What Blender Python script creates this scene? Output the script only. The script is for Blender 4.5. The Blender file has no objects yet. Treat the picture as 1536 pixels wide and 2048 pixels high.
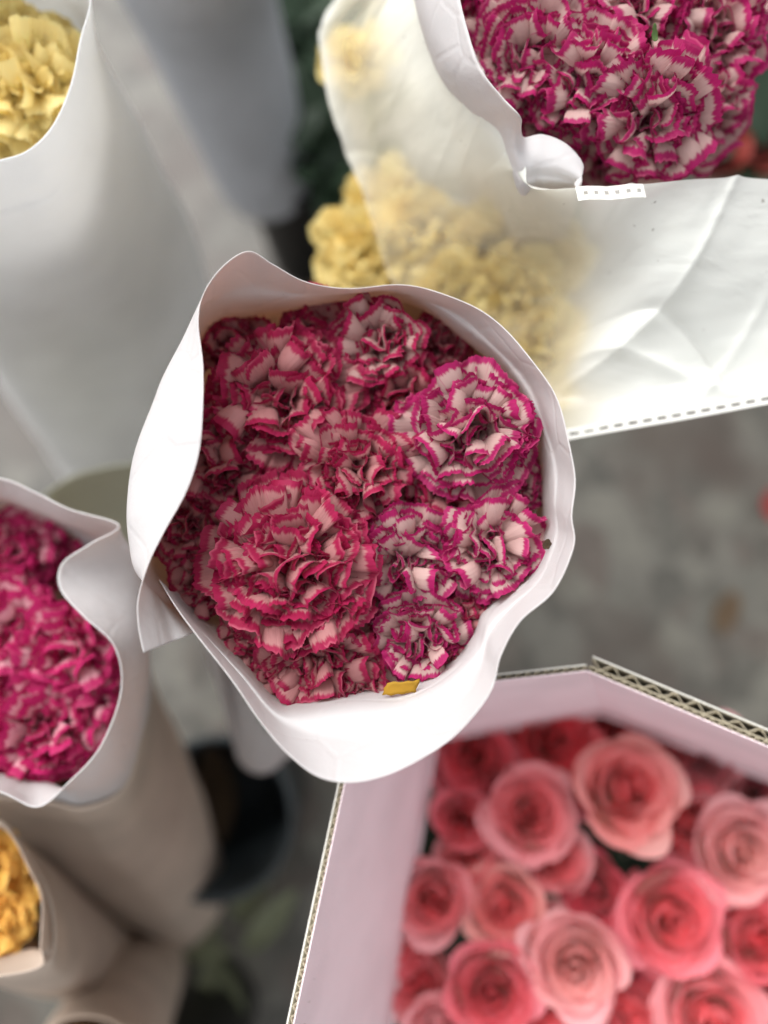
import bpy, math, random
import numpy as np
from mathutils import Matrix, Vector, Euler

# ------------------------------------------------------------------ camera, sky, sun, exposure
S = bpy.context.scene
COL = S.collection
rad = math.radians
CAM_Z, TILT, FPX = 101.0, rad(12.0), 1536.0            # centimetres, radians, pixels (photo is 1536 x 2048)

cam_d = bpy.data.cameras.new('camera')
cam_d.sensor_fit = 'VERTICAL'; cam_d.sensor_height = 36.0; cam_d.lens = 36.0 * FPX / 2048.0
cam_d.clip_start = 0.01; cam_d.clip_end = 200.0
cam = bpy.data.objects.new('camera', cam_d); COL.objects.link(cam)
cam.location = (0, 0, CAM_Z * .01); cam.rotation_euler = (TILT, 0, 0)
cam_d.dof.use_dof = True; cam_d.dof.focus_distance = 0.292
cam_d.dof.aperture_fstop = 2.3
S.camera = cam

SUN_EL, SUN_AZ = rad(54), math.atan2(-0.62, 0.78)      # from the top left of the picture
w = bpy.data.worlds.new('World'); S.world = w; w.use_nodes = True
wn = w.node_tree; wn.nodes.clear()
sky = wn.nodes.new('ShaderNodeTexSky'); sky.sky_type = 'NISHITA'; sky.sun_disc = False
sky.sun_elevation = SUN_EL; sky.sun_rotation = SUN_AZ; sky.dust_density = 4.0; sky.air_density = 1.0
hs = wn.nodes.new('ShaderNodeHueSaturation'); hs.inputs['Saturation'].default_value = 0.10
bg = wn.nodes.new('ShaderNodeBackground'); bg.inputs['Strength'].default_value = 0.15
wo = wn.nodes.new('ShaderNodeOutputWorld')
wn.links.new(sky.outputs[0], hs.inputs['Color']); wn.links.new(hs.outputs[0], bg.inputs[0]); wn.links.new(bg.outputs[0], wo.inputs[0])

sl = bpy.data.lights.new('sun', 'SUN'); sl.energy = 0.8; sl.angle = rad(45); sl.color = (1.0, 0.97, 0.93)
so = bpy.data.objects.new('sun', sl); COL.objects.link(so)
sd = Vector((math.sin(SUN_AZ) * math.cos(SUN_EL), math.cos(SUN_AZ) * math.cos(SUN_EL), math.sin(SUN_EL)))
so.rotation_euler = sd.to_track_quat('Z', 'Y').to_euler()

S.view_settings.view_transform = 'Standard'; S.view_settings.look = 'None'
S.view_settings.exposure = 0.86; S.view_settings.gamma = 1.0; S.view_settings.use_curve_mapping = False
S.render.engine = 'CYCLES'
S.cycles.use_denoising = True
try: S.cycles.denoiser = 'OPENIMAGEDENOISE'
except Exception: pass
S.cycles.max_bounces = 8; S.cycles.diffuse_bounces = 4; S.cycles.transparent_max_bounces = 16
S.cycles.use_adaptive_sampling = True; S.cycles.adaptive_threshold = 0.02

# ------------------------------------------------------------------ helpers
CT, ST = math.cos(TILT), math.sin(TILT)
def ray(px, py):
    x, y = (px - 768) / FPX, (1024 - py) / FPX
    return np.array([x, y * CT + ST, y * ST - CT])
def P(px, py, z):
    """the point at height z (cm) seen at a place of the photograph"""
    d = ray(px, py); t = (z - CAM_Z) / d[2]
    return np.array([d[0] * t, d[1] * t, z])
def depth(px, py, z):
    return (z - CAM_Z) / ray(px, py)[2]
def tag(o, label=None, cat=None, group=None, kind=None):
    if label: o['label'] = label
    if cat: o['category'] = cat
    if group: o['group'] = group
    if kind: o['kind'] = kind
    return o
def empty(name, loc_cm, label=None, cat=None, group=None):
    o = bpy.data.objects.new(name, None); COL.objects.link(o)
    o.location = tuple(float(c) * .01 for c in loc_cm); o.empty_display_size = .01
    return tag(o, label, cat, group)
def mesh(name, verts, faces, uv=None, smooth=True):
    m = bpy.data.meshes.new(name)
    m.from_pydata([tuple(v) for v in (np.asarray(verts, float) * .01)], [], faces)
    if smooth: m.polygons.foreach_set('use_smooth', [True] * len(m.polygons))
    if uv is not None:
        l = m.uv_layers.new(name='UVMap')
        idx = np.empty(len(m.loops), int); m.loops.foreach_get('vertex_index', idx)
        l.data.foreach_set('uv', np.asarray(uv, float)[idx].ravel())
    m.update(); return m
def link(name, me, mat, parent=None, basis=None, solid=0, rel=True):
    """link mesh; rel: mesh coords are world coords, so undo the parent's transform"""
    o = bpy.data.objects.new(name, me); COL.objects.link(o)
    if mat is not None and not me.materials: me.materials.append(mat)
    if parent is not None:
        o.parent = parent
        if rel: o.matrix_parent_inverse = world_of(parent).inverted()
    if basis is not None: o.matrix_basis = basis
    if solid:
        s = o.modifiers.new('thickness', 'SOLIDIFY'); s.thickness = solid * .01; s.offset = 0; s.use_even_offset = False
    return o
def world_of(o):
    m = o.matrix_basis.copy()
    while o.parent is not None:
        m = o.parent.matrix_basis @ o.matrix_parent_inverse @ m; o = o.parent
    return m
def grid_faces(nu, nv, closed=False):
    f = []
    n = nu if closed else nu - 1
    for i in range(n):
        i2 = (i + 1) % nu
        for j in range(nv - 1):
            f.append((i * nv + j, i2 * nv + j, i2 * nv + j + 1, i * nv + j + 1))
    return f
def catmull(pts, n, closed=False):
    """n samples through control points (k, d)"""
    p = np.asarray(pts, float); k = len(p)
    ts = np.linspace(0, k if closed else k - 1, n, endpoint=not closed)
    i = np.floor(ts).astype(int)
    if not closed: i = np.minimum(i, k - 2)
    f = (ts - i).reshape((-1,) + (1,) * (p.ndim - 1))
    def g(j): return p[j % k] if closed else p[np.clip(j, 0, k - 1)]
    a, b, c, d = g(i - 1), g(i), g(i + 1), g(i + 2)
    return .5 * ((2 * b) + (-a + c) * f + (2 * a - 5 * b + 4 * c - d) * f ** 2 + (-a + 3 * b - 3 * c + d) * f ** 3)
def wob(x, y, seed, scale, n=6):
    """smooth irregular waves"""
    r = np.random.RandomState(seed); o = 0
    for k in range(n):
        a = r.uniform(0, 2 * np.pi); fr = scale * r.uniform(.5, 2.2); ph = r.uniform(0, 6.28)
        o = o + np.sin((x * np.cos(a) + y * np.sin(a)) * fr + ph) / (1 + .6 * k)
    return o / 2
def loft(stations, nu, nv, closed=False, wrinkle=0, seed=1, wscale=1.0):
    """stations: list of profiles, each a list of 3-D points (cm) -> verts, faces, uv"""
    a = np.asarray(stations, float)                       # (S, K, 3)
    a = catmull(a, nu, closed)                            # along the ring
    a = np.swapaxes(catmull(np.swapaxes(a, 0, 1), nv), 0, 1)
    if wrinkle:
        du = np.gradient(a, axis=0); dv = np.gradient(a, axis=1)
        n = np.cross(du, dv); n /= np.linalg.norm(n, axis=2, keepdims=True) + 1e-9
        arc = np.cumsum(np.linalg.norm(du, axis=2), axis=0); arv = np.cumsum(np.linalg.norm(dv, axis=2), axis=1)
        a = a + n * (wrinkle * wob(arc * wscale, arv * wscale * .6, seed, 1.0))[..., None]
    nu, nv = a.shape[:2]
    uv = np.stack(np.meshgrid(np.linspace(0, 1, nu), np.linspace(0, 1, nv), indexing='ij'), -1).reshape(-1, 2)
    return a.reshape(-1, 3), grid_faces(nu, nv, closed), uv

# ------------------------------------------------------------------ materials
def new_mat(name):
    m = bpy.data.materials.new(name); m.use_nodes = True
    nt = m.node_tree; nt.nodes.clear()
    out = nt.nodes.new('ShaderNodeOutputMaterial')
    return m, nt, out
class N:
    def __init__(s, nt): s.nt = nt
    def __call__(s, kind, ins=None, **kw):
        n = s.nt.nodes.new('ShaderNode' + kind)
        for k, v in kw.items(): setattr(n, k, v)
        for k, v in (ins or {}).items():
            if hasattr(v, 'is_linked') or hasattr(v, 'links'): s.nt.links.new(v, n.inputs[k])
            else: n.inputs[k].default_value = v
        return n
    def math(s, op, a, b=None, c=None, clamp=False):
        ins = {0: a}
        if b is not None: ins[1] = b
        if c is not None: ins[2] = c
        n = s('Math', ins, operation=op); n.use_clamp = clamp
        return n.outputs[0]
    def mix(s, f, a, b, blend='MIX'):
        n = s.nt.nodes.new('ShaderNodeMix'); n.data_type = 'RGBA'; n.blend_type = blend
        for k, v in ((0, f), (6, a), (7, b)):
            if hasattr(v, 'links'): s.nt.links.new(v, n.inputs[k])
            else: n.inputs[k].default_value = v
        return n.outputs[2]
    def smooth(s, x, lo, hi):
        n = s('MapRange', {0: x, 1: lo, 2: hi, 3: 0.0, 4: 1.0}, interpolation_type='SMOOTHSTEP'); return n.outputs[0]
def c4(r, g, b): return (r, g, b, 1.0)

def petal_material(name, base, edge, edge_dark, margin, streak, trans=.3, rough=.55, vein=.5):
    m, nt, out = new_mat(name); n = N(nt)
    uv = n('UVMap'); sep = n('SeparateXYZ', {0: uv.outputs[0]})
    u, v = sep.outputs[0], sep.outputs[1]
    oi = n('ObjectInfo'); rnd = oi.outputs['Random']
    off = n.math('MULTIPLY', rnd, 37.0)
    cv = n('CombineXYZ', {0: n.math('MULTIPLY', u, 95.0), 1: n.math('MULTIPLY', v, 2.0), 2: off})
    st = n('TexNoise', {'Vector': cv.outputs[0], 'Scale': 1.0, 'Detail': 2.0, 'Roughness': .6})
    cv2 = n('CombineXYZ', {0: n.math('MULTIPLY', u, 5.0), 1: n.math('MULTIPLY', v, 4.0), 2: off})
    lo = n('TexNoise', {'Vector': cv2.outputs[0], 'Scale': 1.0, 'Detail': 2.0})
    # inner limit of the coloured margin, ragged by radial streaks
    lim = n.math('SUBTRACT', 1.0 - margin, n.math('MULTIPLY', n.math('SUBTRACT', st.outputs[0], .42), streak))
    lim = n.math('SUBTRACT', lim, n.math('MULTIPLY', n.math('SUBTRACT', lo.outputs[0], .5), margin * .8))
    lim = n.math('SUBTRACT', lim, n.math('MULTIPLY', n.math('SUBTRACT', rnd, .5), margin * .6))
    d = n.math('SUBTRACT', v, lim)
    mask = n.smooth(d, -.012, .02)
    # fine veins running down into the pale part
    cv3 = n('CombineXYZ', {0: n.math('MULTIPLY', u, 60.0), 1: n.math('MULTIPLY', v, .9), 2: off})
    ve = n('TexNoise', {'Vector': cv3.outputs[0], 'Scale': 1.0, 'Detail': 1.0})
    vm = n.math('MULTIPLY', n.smooth(ve.outputs[0], .68, .74), n.smooth(d, -.22, .0))
    vm = n.math('MULTIPLY', vm, vein)
    col = n.mix(n.math('MULTIPLY', n.smooth(v, .75, .15), .35), base, (base[0] * .92, base[1] * .85, base[2] * .62, 1))
    ecol = n.mix(lo.outputs[0], edge, edge_dark)
    ecol = n.mix(n.math('MULTIPLY', n.smooth(st.outputs[0], .45, .75), .4), ecol, edge_dark)
    col = n.mix(vm, col, edge)
    col = n.mix(mask, col, ecol)
    # a hair of pale tissue right at the rim
    rimm = n.math('MULTIPLY', n.smooth(v, .975, .995), n.math('MULTIPLY', n.smooth(lo.outputs[0], .5, .65), .35))
    col = n.mix(rimm, col, (min(1, edge[0] * 1.3 + .25), edge[1] + .25, edge[2] + .25, 1))
    col = n.mix(1.0, col, oi.outputs['Color'], 'MULTIPLY')
    bmp = n('Bump', {'Strength': .35, 'Distance': .0012, 'Height': n.math('ADD', st.outputs[0], n.math('MULTIPLY', ve.outputs[0], .6))})
    pb = n('BsdfPrincipled', {'Base Color': col, 'Roughness': rough, 'Normal': bmp.outputs[0], 'Specular IOR Level': .3, 'Sheen Weight': .12, 'Sheen Roughness': .4})
    tr = n('BsdfTranslucent', {'Color': col, 'Normal': bmp.outputs[0]})
    mx = n('MixShader', {0: trans, 1: pb.outputs[0], 2: tr.outputs[0]})
    nt.links.new(mx.outputs[0], out.inputs[0]); return m

def rose_material(name):
    m, nt, out = new_mat(name); n = N(nt)
    uv = n('UVMap'); sep = n('SeparateXYZ', {0: uv.outputs[0]}); u, v = sep.outputs[0], sep.outputs[1]
    oi = n('ObjectInfo'); off = n.math('MULTIPLY', oi.outputs['Random'], 31.0)
    cv = n('CombineXYZ', {0: n.math('MULTIPLY', u, 14.0), 1: n.math('MULTIPLY', v, 2.0), 2: off})
    st = n('TexNoise', {'Vector': cv.outputs[0], 'Scale': 1.0, 'Detail': 3.0})
    # petals are creamy at the claw and flush towards the lip
    f = n.math('ADD', n.smooth(v, .05, .6), n.math('MULTIPLY', n.math('SUBTRACT', st.outputs[0], .5), .5), clamp=True)
    col = n.mix(f, c4(.86, .62, .45), oi.outputs['Color'])
    col = n.mix(n.math('MULTIPLY', n.smooth(st.outputs[0], .5, .75), .25), col, c4(.9, .5, .5))
    bmp = n('Bump', {'Strength': .25, 'Distance': .001, 'Height': st.outputs[0]})
    pb = n('BsdfPrincipled', {'Base Color': col, 'Roughness': .5, 'Normal': bmp.outputs[0], 'Specular IOR Level': .35, 'Sheen Weight': .15})
    tr = n('BsdfTranslucent', {'Color': col})
    mx = n('MixShader', {0: .38, 1: pb.outputs[0], 2: tr.outputs[0]})
    nt.links.new(mx.outputs[0], out.inputs[0]); return m

def paper_material(name, col, trans=.25, rough=.5, speck=.0, grain=.15, tcol=None, mottle=.05, creases=0):
    m, nt, out = new_mat(name); n = N(nt)
    tc = n('TexCoord')
    big = n('TexNoise', {'Vector': tc.outputs['Object'], 'Scale': 22.0, 'Detail': 4.0})
    fine = n('TexNoise', {'Vector': tc.outputs['Object'], 'Scale': 900.0, 'Detail': 2.0})
    c = n.mix(n.math('MULTIPLY', n.smooth(big.outputs[0], .35, .7), 1.0), col, tuple(x * (1 - mottle) for x in col[:3]) + (1,))
    if speck:
        sp = n('TexNoise', {'Vector': tc.outputs['Object'], 'Scale': 330.0, 'Detail': 3.0, 'Roughness': .7})
        c = n.mix(n.math('MULTIPLY', n.smooth(sp.outputs[0], .735, .77), speck), c, c4(.12, .08, .06))
    bmp = n('Bump', {'Strength': grain, 'Distance': .0006, 'Height': n.math('ADD', fine.outputs[0], n.math('MULTIPLY', big.outputs[0], 6.0))})
    if creases:
        vo = n('TexVoronoi', {'Vector': tc.outputs['Object'], 'Scale': 34.0}, feature='DISTANCE_TO_EDGE')
        mid = n('TexNoise', {'Vector': tc.outputs['Object'], 'Scale': 75.0, 'Detail': 3.0})
        bmp = n('Bump', {'Strength': creases, 'Distance': .0012, 'Normal': bmp.outputs[0], 'Height': n.math('ADD', n.math('MULTIPLY', n.smooth(vo.outputs['Distance'], .0, .06), .25), mid.outputs[0])})
    pb = n('BsdfPrincipled', {'Base Color': c, 'Roughness': rough, 'Normal': bmp.outputs[0], 'Specular IOR Level': .35})
    tr = n('BsdfTranslucent', {'Color': tcol or (col[0], col[1] * .9, col[2] * .8, 1)})
    mx = n('MixShader', {0: trans, 1: pb.outputs[0], 2: tr.outputs[0]})
    nt.links.new(mx.outputs[0], out.inputs[0]); return m

def film_material(name, col, col_thick, rough=.24, wr=.5):
    m, nt, out = new_mat(name); n = N(nt)
    tc = n('TexCoord')
    map_ = n('Mapping', {'Vector': tc.outputs['Object'], 'Rotation': (0, 0, .9), 'Scale': (22, 45, 22)})
    w1 = n('TexNoise', {'Vector': map_.outputs[0], 'Scale': 1.0, 'Detail': 4.0, 'Distortion': .8})
    sp = n('TexNoise', {'Vector': tc.outputs['Object'], 'Scale': 260.0, 'Detail': 2.0})
    at = n('Attribute', attribute_name='milk'); mk = at.outputs['Fac']
    bmp = n('Bump', {'Strength': wr, 'Distance': .004, 'Height': w1.outputs[0]})
    c = n.mix(n.smooth(mk, .5, .97), col, col_thick)
    c = n.mix(n.math('MULTIPLY', n.smooth(sp.outputs[0], .74, .77), .6), c, c4(.2, .16, .12))
    pb = n('BsdfPrincipled', {'Base Color': c, 'Roughness': rough, 'Normal': bmp.outputs[0], 'Specular IOR Level': .6, 'Coat Weight': .15, 'Coat Roughness': .2})
    tr = n('BsdfTranslucent', {'Color': c})
    mx = n('MixShader', {0: .3, 1: pb.outputs[0], 2: tr.outputs[0]})
    tp = n('BsdfTransparent', {'Color': c4(.98, .98, .96)})
    wv = n.math('MULTIPLY', n.math('SUBTRACT', w1.outputs[0], .5), n.math('MULTIPLY', n.math('SUBTRACT', 1.0, mk), .9))
    f = n.math('ADD', mk, wv, clamp=True)
    mx2 = n('MixShader', {0: f, 1: tp.outputs[0], 2: mx.outputs[0]})
    nt.links.new(mx2.outputs[0], out.inputs[0]); return m

def plain_material(name, col, rough=.6, var=.3, scale=40.0, spec=.3, trans=0):
    m, nt, out = new_mat(name); n = N(nt)
    tc = n('TexCoord')
    no = n('TexNoise', {'Vector': tc.outputs['Object'], 'Scale': scale, 'Detail': 5.0})
    c = n.mix(no.outputs[0], tuple(x * (1 + var) for x in col[:3]) + (1,), tuple(x * (1 - var) for x in col[:3]) + (1,))
    bmp = n('Bump', {'Strength': .3, 'Distance': .001, 'Height': no.outputs[0]})
    pb = n('BsdfPrincipled', {'Base Color': c, 'Roughness': rough, 'Normal': bmp.outputs[0], 'Specular IOR Level': spec})
    if trans:
        tr = n('BsdfTranslucent', {'Color': c}); mx = n('MixShader', {0: trans, 1: pb.outputs[0], 2: tr.outputs[0]})
        nt.links.new(mx.outputs[0], out.inputs[0])
    else: nt.links.new(pb.outputs[0], out.inputs[0])
    return m

def terrazzo_material(name):
    m, nt, out = new_mat(name); n = N(nt)
    tc = n('TexCoord')
    vo = n('TexVoronoi', {'Vector': tc.outputs['Object'], 'Scale': 24.0, 'Randomness': 1.0})
    vo2 = n('TexVoronoi', {'Vector': tc.outputs['Object'], 'Scale': 70.0})
    no = n('TexNoise', {'Vector': tc.outputs['Object'], 'Scale': 5.0, 'Detail': 5.0})
    sepc = n('SeparateColor', {0: vo.outputs['Color']})
    ramp = n('ValToRGB', {0: sepc.outputs[0]})
    e = ramp.color_ramp.elements
    e[0].position = 0; e[0].color = c4(.06, .058, .052); e[1].position = 1; e[1].color = c4(.22, .22, .20)
    for p, c in ((.35, c4(.11, .107, .098)), (.5, c4(.11, .08, .072)), (.62, c4(.14, .14, .13)), (.8, c4(.17, .165, .155))):
        x = e.new(p); x.color = c
    sep2 = n('SeparateColor', {0: vo2.outputs['Color']})
    c = n.mix(.35, ramp.outputs[0], n.mix(sep2.outputs[0], c4(.07, .07, .062), c4(.2, .195, .18)))
    c = n.mix(n.smooth(no.outputs[0], .45, .7), c, c4(.085, .066, .056))
    pb = n('BsdfPrincipled', {'Base Color': n.mix(1.0, c, c4(.68, .65, .585), 'MULTIPLY'), 'Roughness': .45})
    nt.links.new(pb.outputs[0], out.inputs[0]); return m

M_PET = petal_material('picotee_petal', c4(.62, .39, .36), c4(.50, .014, .12), c4(.36, .008, .055), .056, .085, trans=.38)
M_PET_ROSY = petal_material('rosy_petal', c4(.54, .24, .24), c4(.47, .014, .105), c4(.32, .008, .045), .054, .085, trans=.38)
M_PET_MAG = petal_material('magenta_petal', c4(.66, .44, .41), c4(.54, .014, .165), c4(.37, .010, .10), .056, .085, trans=.38)
M_PET_DEEP = petal_material('deep_pink_petal', c4(.80, .40, .46), c4(.60, .020, .17), c4(.42, .010, .09), .09, .14, trans=.34)
M_PET_YEL = petal_material('yellow_petal', c4(.97, .86, .38), c4(.98, .89, .46), c4(.95, .72, .24), .16, .3, trans=.35, vein=.15)
M_PET_ORA = petal_material('amber_petal', c4(.94, .62, .12), c4(.95, .72, .22), c4(.90, .44, .06), .16, .3, trans=.35, vein=.15)
M_ROSE = rose_material('rose_petal')
M_PAPER = paper_material('white_sleeve_card', c4(.655, .665, .675), trans=.25, speck=.6, tcol=c4(.93, .60, .42), creases=.5)
M_PAPER_B = paper_material('grey_white_paper', c4(.90, .90, .90), trans=.42, rough=.6, grain=.4, mottle=.1, tcol=c4(.95, .95, .94))
M_PAPER_COOL = paper_material('cool_grey_paper', c4(.56, .58, .62), trans=.2, rough=.6, grain=.3, mottle=.1)
M_PAPER_TAN = paper_material('tan_shade_paper', c4(.64, .53, .44), trans=.25, rough=.7, grain=.4, mottle=.15)  # tan paper; also carries the painted shade of the left sleeve's lower part
M_PAPER_SAGE = paper_material('pale_sage_paper', c4(.62, .64, .52), trans=.2, rough=.7, grain=.3, mottle=.12)
M_FILM = film_material('wrinkled_film', c4(.93, .86, .66), c4(.95, .97, .92))
M_STRIP = paper_material('white_perforated_edge', c4(.88, .89, .86), trans=.3, rough=.35)
M_BOX_IN = paper_material('pink_box_lining', c4(.95, .79, .83), trans=.0, rough=.55, grain=.3, mottle=.09, speck=.25)
M_KRAFT = plain_material('corrugated_kraft', c4(.42, .37, .27), rough=.8, var=.2, scale=120)
M_LINER = plain_material('box_white_edge', c4(.74, .72, .66), rough=.7, var=.08, scale=120)
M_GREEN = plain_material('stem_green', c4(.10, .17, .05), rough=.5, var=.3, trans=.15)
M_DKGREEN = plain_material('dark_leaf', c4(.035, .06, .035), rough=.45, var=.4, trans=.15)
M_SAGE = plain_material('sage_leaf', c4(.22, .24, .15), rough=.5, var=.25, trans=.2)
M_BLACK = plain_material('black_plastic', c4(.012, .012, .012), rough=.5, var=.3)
M_TEAL = plain_material('slate_plastic', c4(.045, .055, .06), rough=.5, var=.3)
M_RED = plain_material('red_petal', c4(.30, .03, .03), rough=.5, var=.3, trans=.2)
M_OCHRE = plain_material('ochre_scrap', c4(.42, .23, .02), rough=.65, var=.35, scale=90, trans=.2)
M_BROWN = plain_material('brown_scrap', c4(.09, .058, .032), rough=.6, var=.4, scale=600)
M_GROUND = terrazzo_material('worn_terrazzo')

# ------------------------------------------------------------------ ground
gv = [(-900, -900, 0), (900, -900, 0), (900, 900, 0), (-900, 900, 0)]
tag(link('ground', mesh('ground', gv, [(0, 1, 2, 3)], smooth=False), M_GROUND), 'worn grey terrazzo ground far below the flowers', kind='structure')

# ------------------------------------------------------------------ sleeve of the middle bouquet (one rolled sheet, its ends overlap at lower left)
def prof(*pts): return [P(*p) for p in pts]
cb = (520, 1500)                                        # where the sleeve narrows, far below
def st(rim, mid, low, base, z=(75.5, 70.5, 60, 42)):
    """rim, a point half way, wall at flower level, deeper wall, foot"""
    r, m, l, b = rim, mid, low, base
    zr = r[2] if len(r) > 2 else z[0]
    h = ((r[0] + m[0]) / 2, (r[1] + m[1]) / 2, (zr + (m[2] if len(m) > 2 else z[1])) / 2)
    if len(m) > 3: h = m[3]; m = m[:3]
    k = lambda q: 70.3 + (q - 70.3) * .62
    return prof((r[0], r[1], k(zr)), (h[0], h[1], k(h[2])), (m[0], m[1], k(m[2] if len(m) > 2 else z[1])), (l[0], l[1], z[2]), (b[0], b[1], z[3]))
def foot(a, r=48): return (cb[0] + r * math.cos(rad(a)), cb[1] - r * math.sin(rad(a)))
stations = [
    # inner end of the sheet, lower left, then anticlockwise in the picture
    st((318, 1160, 73.5), (345, 1185), (420, 1200), foot(190)),
    st((352, 1215, 74.5), (375, 1222), (440, 1215), foot(200)),
    st((392, 1270, 75.0), (415, 1265), (465, 1245), foot(212)),
    st((462, 1362, 75.3), (485, 1335), (520, 1300), foot(228)),
    st((530, 1452, 75.6), (552, 1405), (575, 1350), foot(242)),
    st((580, 1512, 75.8), (600, 1412), (620, 1350), foot(252)),
    st((636, 1553, 75.9), (660, 1404), (670, 1345), foot(262)),
    st((705, 1562, 76.0), (725, 1394), (725, 1335), foot(272)),
    st((792, 1544, 76.0), (800, 1386), (785, 1320), foot(285)),
    st((872, 1500, 76.0), (868, 1362), (835, 1300), foot(300)),
    st((940, 1440, 76.0), (918, 1318), (880, 1260), foot(315)),
    st((986, 1378, 76.0), (950, 1270), (905, 1220), foot(325)),
    st((1003, 1310, 76.0), (968, 1232), (915, 1180), foot(335)),
    st((1040, 1242, 76.1), (1010, 1196), (940, 1140), foot(345)),
    st((1108, 1180, 76.2), (1062, 1140), (980, 1080), foot(355)),
    st((1148, 1092, 76.2), (1090, 1062), (1000, 1030), foot(2)),
    st((1142, 1030, 76.2), (1090, 1000), (1005, 980), foot(8)),
    st((1150, 950, 76.2), (1086, 935), (1000, 930), foot(16)),
    st((1134, 862, 76.2), (1066, 862), (980, 870), foot(26)),
    st((1100, 772, 76.0), (1036, 790), (960, 820), foot(36)),
    st((1042, 692, 75.8), (985, 728), (920, 780), foot(48)),
    st((962, 622, 75.6), (920, 668), (870, 740), foot(60)),
    st((882, 586, 75.4), (852, 622), (820, 710), foot(74)),
    st((800, 570, 75.2), (785, 594), (770, 690), foot(88)),
    st((700, 577, 75.4), (705, 598), (710, 690), foot(100)),
    st((612, 563, 76.0), (625, 610), (640, 700), foot(112)),
    st((545, 530, 77.0), (560, 620), (585, 720), foot(124)),
    st((497, 503, 78.0), (492, 628), (540, 750), foot(136)),
    st((446, 530, 78.3), (436, 636), (500, 780), foot(146)),
    st((410, 585, 78.2), (402, 655, 71, (396, 620, 75)), (470, 810), foot(154)),
    st((398, 650, 78.0), (380, 720, 70.5, (362, 690, 74.8)), (450, 850), foot(162)),
    st((405, 740, 78.0), (352, 800, 70.0, (318, 770, 74.5)), (430, 890), foot(170)),
    st((407, 820, 78.0), (330, 880, 69.5, (286, 860, 74.2)), (415, 930), foot(178)),
    st((398, 900, 77.8), (312, 960, 69.5, (262, 950, 74.0)), (400, 970), foot(186)),
    st((372, 985, 77.4), (300, 1030, 69.5, (255, 1020, 74.0)), (385, 1020), foot(194)),
    st((330, 1062, 76.8), (295, 1100, 69.8, (262, 1088, 73.5)), (370, 1080), foot(200)),
    st((298, 1126, 76.2), (300, 1150, 70.0, (272, 1140, 73.4)), (365, 1130), foot(206)),
    st((276, 1196, 75.8), (330, 1195, 70.0, (305, 1185, 73.0)), (372, 1180), foot(210)),
    st((276, 1250, 75.6), (358, 1228, 70.0, (322, 1228, 73.0)), (390, 1210), foot(214)),
    st((288, 1305, 75.4), (392, 1262, 70.2, (342, 1284, 73.0)), (420, 1235), foot(218)),
]
def sleeve(name, label, stations, mat, base, nu=220, nv=40, closed=False, thick=.06, wrinkle=.05, seed=3, wscale=.5, group='flower wrapping sleeves'):
    r = empty(name, base, label, 'flower sleeve', group)
    v, f, uv = loft(stations, nu, nv, closed, wrinkle, seed, wscale)
    link('sheet', mesh('sheet', v, f, uv), mat, r, solid=thick)
    return r
sleeve('paper_sleeve', 'white card sleeve wrapped round the picotee carnations in the middle', stations, M_PAPER, P(cb[0], cb[1], 42), 340, 50, thick=.035, wrinkle=.05, wscale=.9)

# ------------------------------------------------------------------ carnation petals
def smooth01(x, a, b):
    t = np.clip((x - a) / (b - a), 0, 1); return t * t * (3 - 2 * t)
def petal_mesh(name, seed, L, lean0, lean1, W, ruff, waves, cup, nu=64, nv=20, roll=.0, flare=0.0, e0=.28):
    r = np.random.RandomState(seed)
    u = np.linspace(-1, 1, nu + 1)[:, None]; v = np.linspace(0, 1, nv + 1)[None, :]
    out = 1 - .34 * np.abs(u) ** 2.3 + .05 * np.sin(3 * u + r.uniform(0, 6)) + .02 * np.sin(7 * u + r.uniform(0, 6))
    teeth = r.uniform(-.5, .5, (nu + 1, 1)) * .020 + .007 * ((np.arange(nu + 1) % 2)[:, None] * 2 - 1)
    s = v * out + teeth * smooth01(v, .86, 1)
    # centre line
    ss = np.linspace(0, 1.2, 121); a = lean0 + (lean1 - lean0) * smooth01(ss, .2, .95) + flare * smooth01(ss, .68, 1.05)
    cr = np.concatenate([[0], np.cumsum(np.sin(a))[:-1]]) * .01 * L; cz = np.concatenate([[0], np.cumsum(np.cos(a))[:-1]]) * .01 * L
    rr = np.interp(s, ss, cr); zz = np.interp(s, ss, cz); aa = np.interp(s, ss, a)
    wd = W * (.09 + .91 * smooth01(s, .05, 1.0) ** 1.1)
    th = u * (1.0 + .12 * np.sin(2.3 * u + r.uniform(0, 6)))
    d = np.zeros_like(s)
    ph = np.pi * waves * (u + .16 * np.sin(2.4 * u + r.uniform(0, 6))) + r.uniform(0, 6.28) + r.uniform(-2.6, 2.6) * s
    ampu = 1 + .55 * np.sin(2.7 * u + r.uniform(0, 6.28))
    d = ampu * np.sin(ph) + .22 * np.sin(np.pi * waves * 2.6 * u + r.uniform(0, 6.28) + 2 * s) * smooth01(s, .6, 1) + .06 * smooth01(s, .8, 1) * np.sin(np.pi * waves * 4.7 * u + r.uniform(0, 6.28))
    env = .06 * s + .94 * smooth01(s, e0, 1.0) ** 1.25
    d = ruff * d * env
    d = d + cup * (np.abs(u) ** 1.8) * wd * smooth01(s, .2, 1) + ruff * .9 * r.uniform(-1, 1) * smooth01(s, .72, 1.0) ** 2
    d = d + roll * np.sin(2.2 * u + r.uniform(0, 6)) * smooth01(s, .6, 1) * W
    lat = th * wd
    lat = lat - ruff * .55 * np.sin(2 * ph) * ampu * env
    x = lat; y = rr - np.cos(aa) * d; z = zz + np.sin(aa) * d
    V = np.stack([x, y, z], -1).reshape(-1, 3)
    uv = np.stack([np.broadcast_to(u * .5 + .5, s.shape), np.broadcast_to(v, s.shape)], -1).reshape(-1, 2)
    return mesh(name, V, grid_faces(nu + 1, nv + 1), uv)
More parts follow.
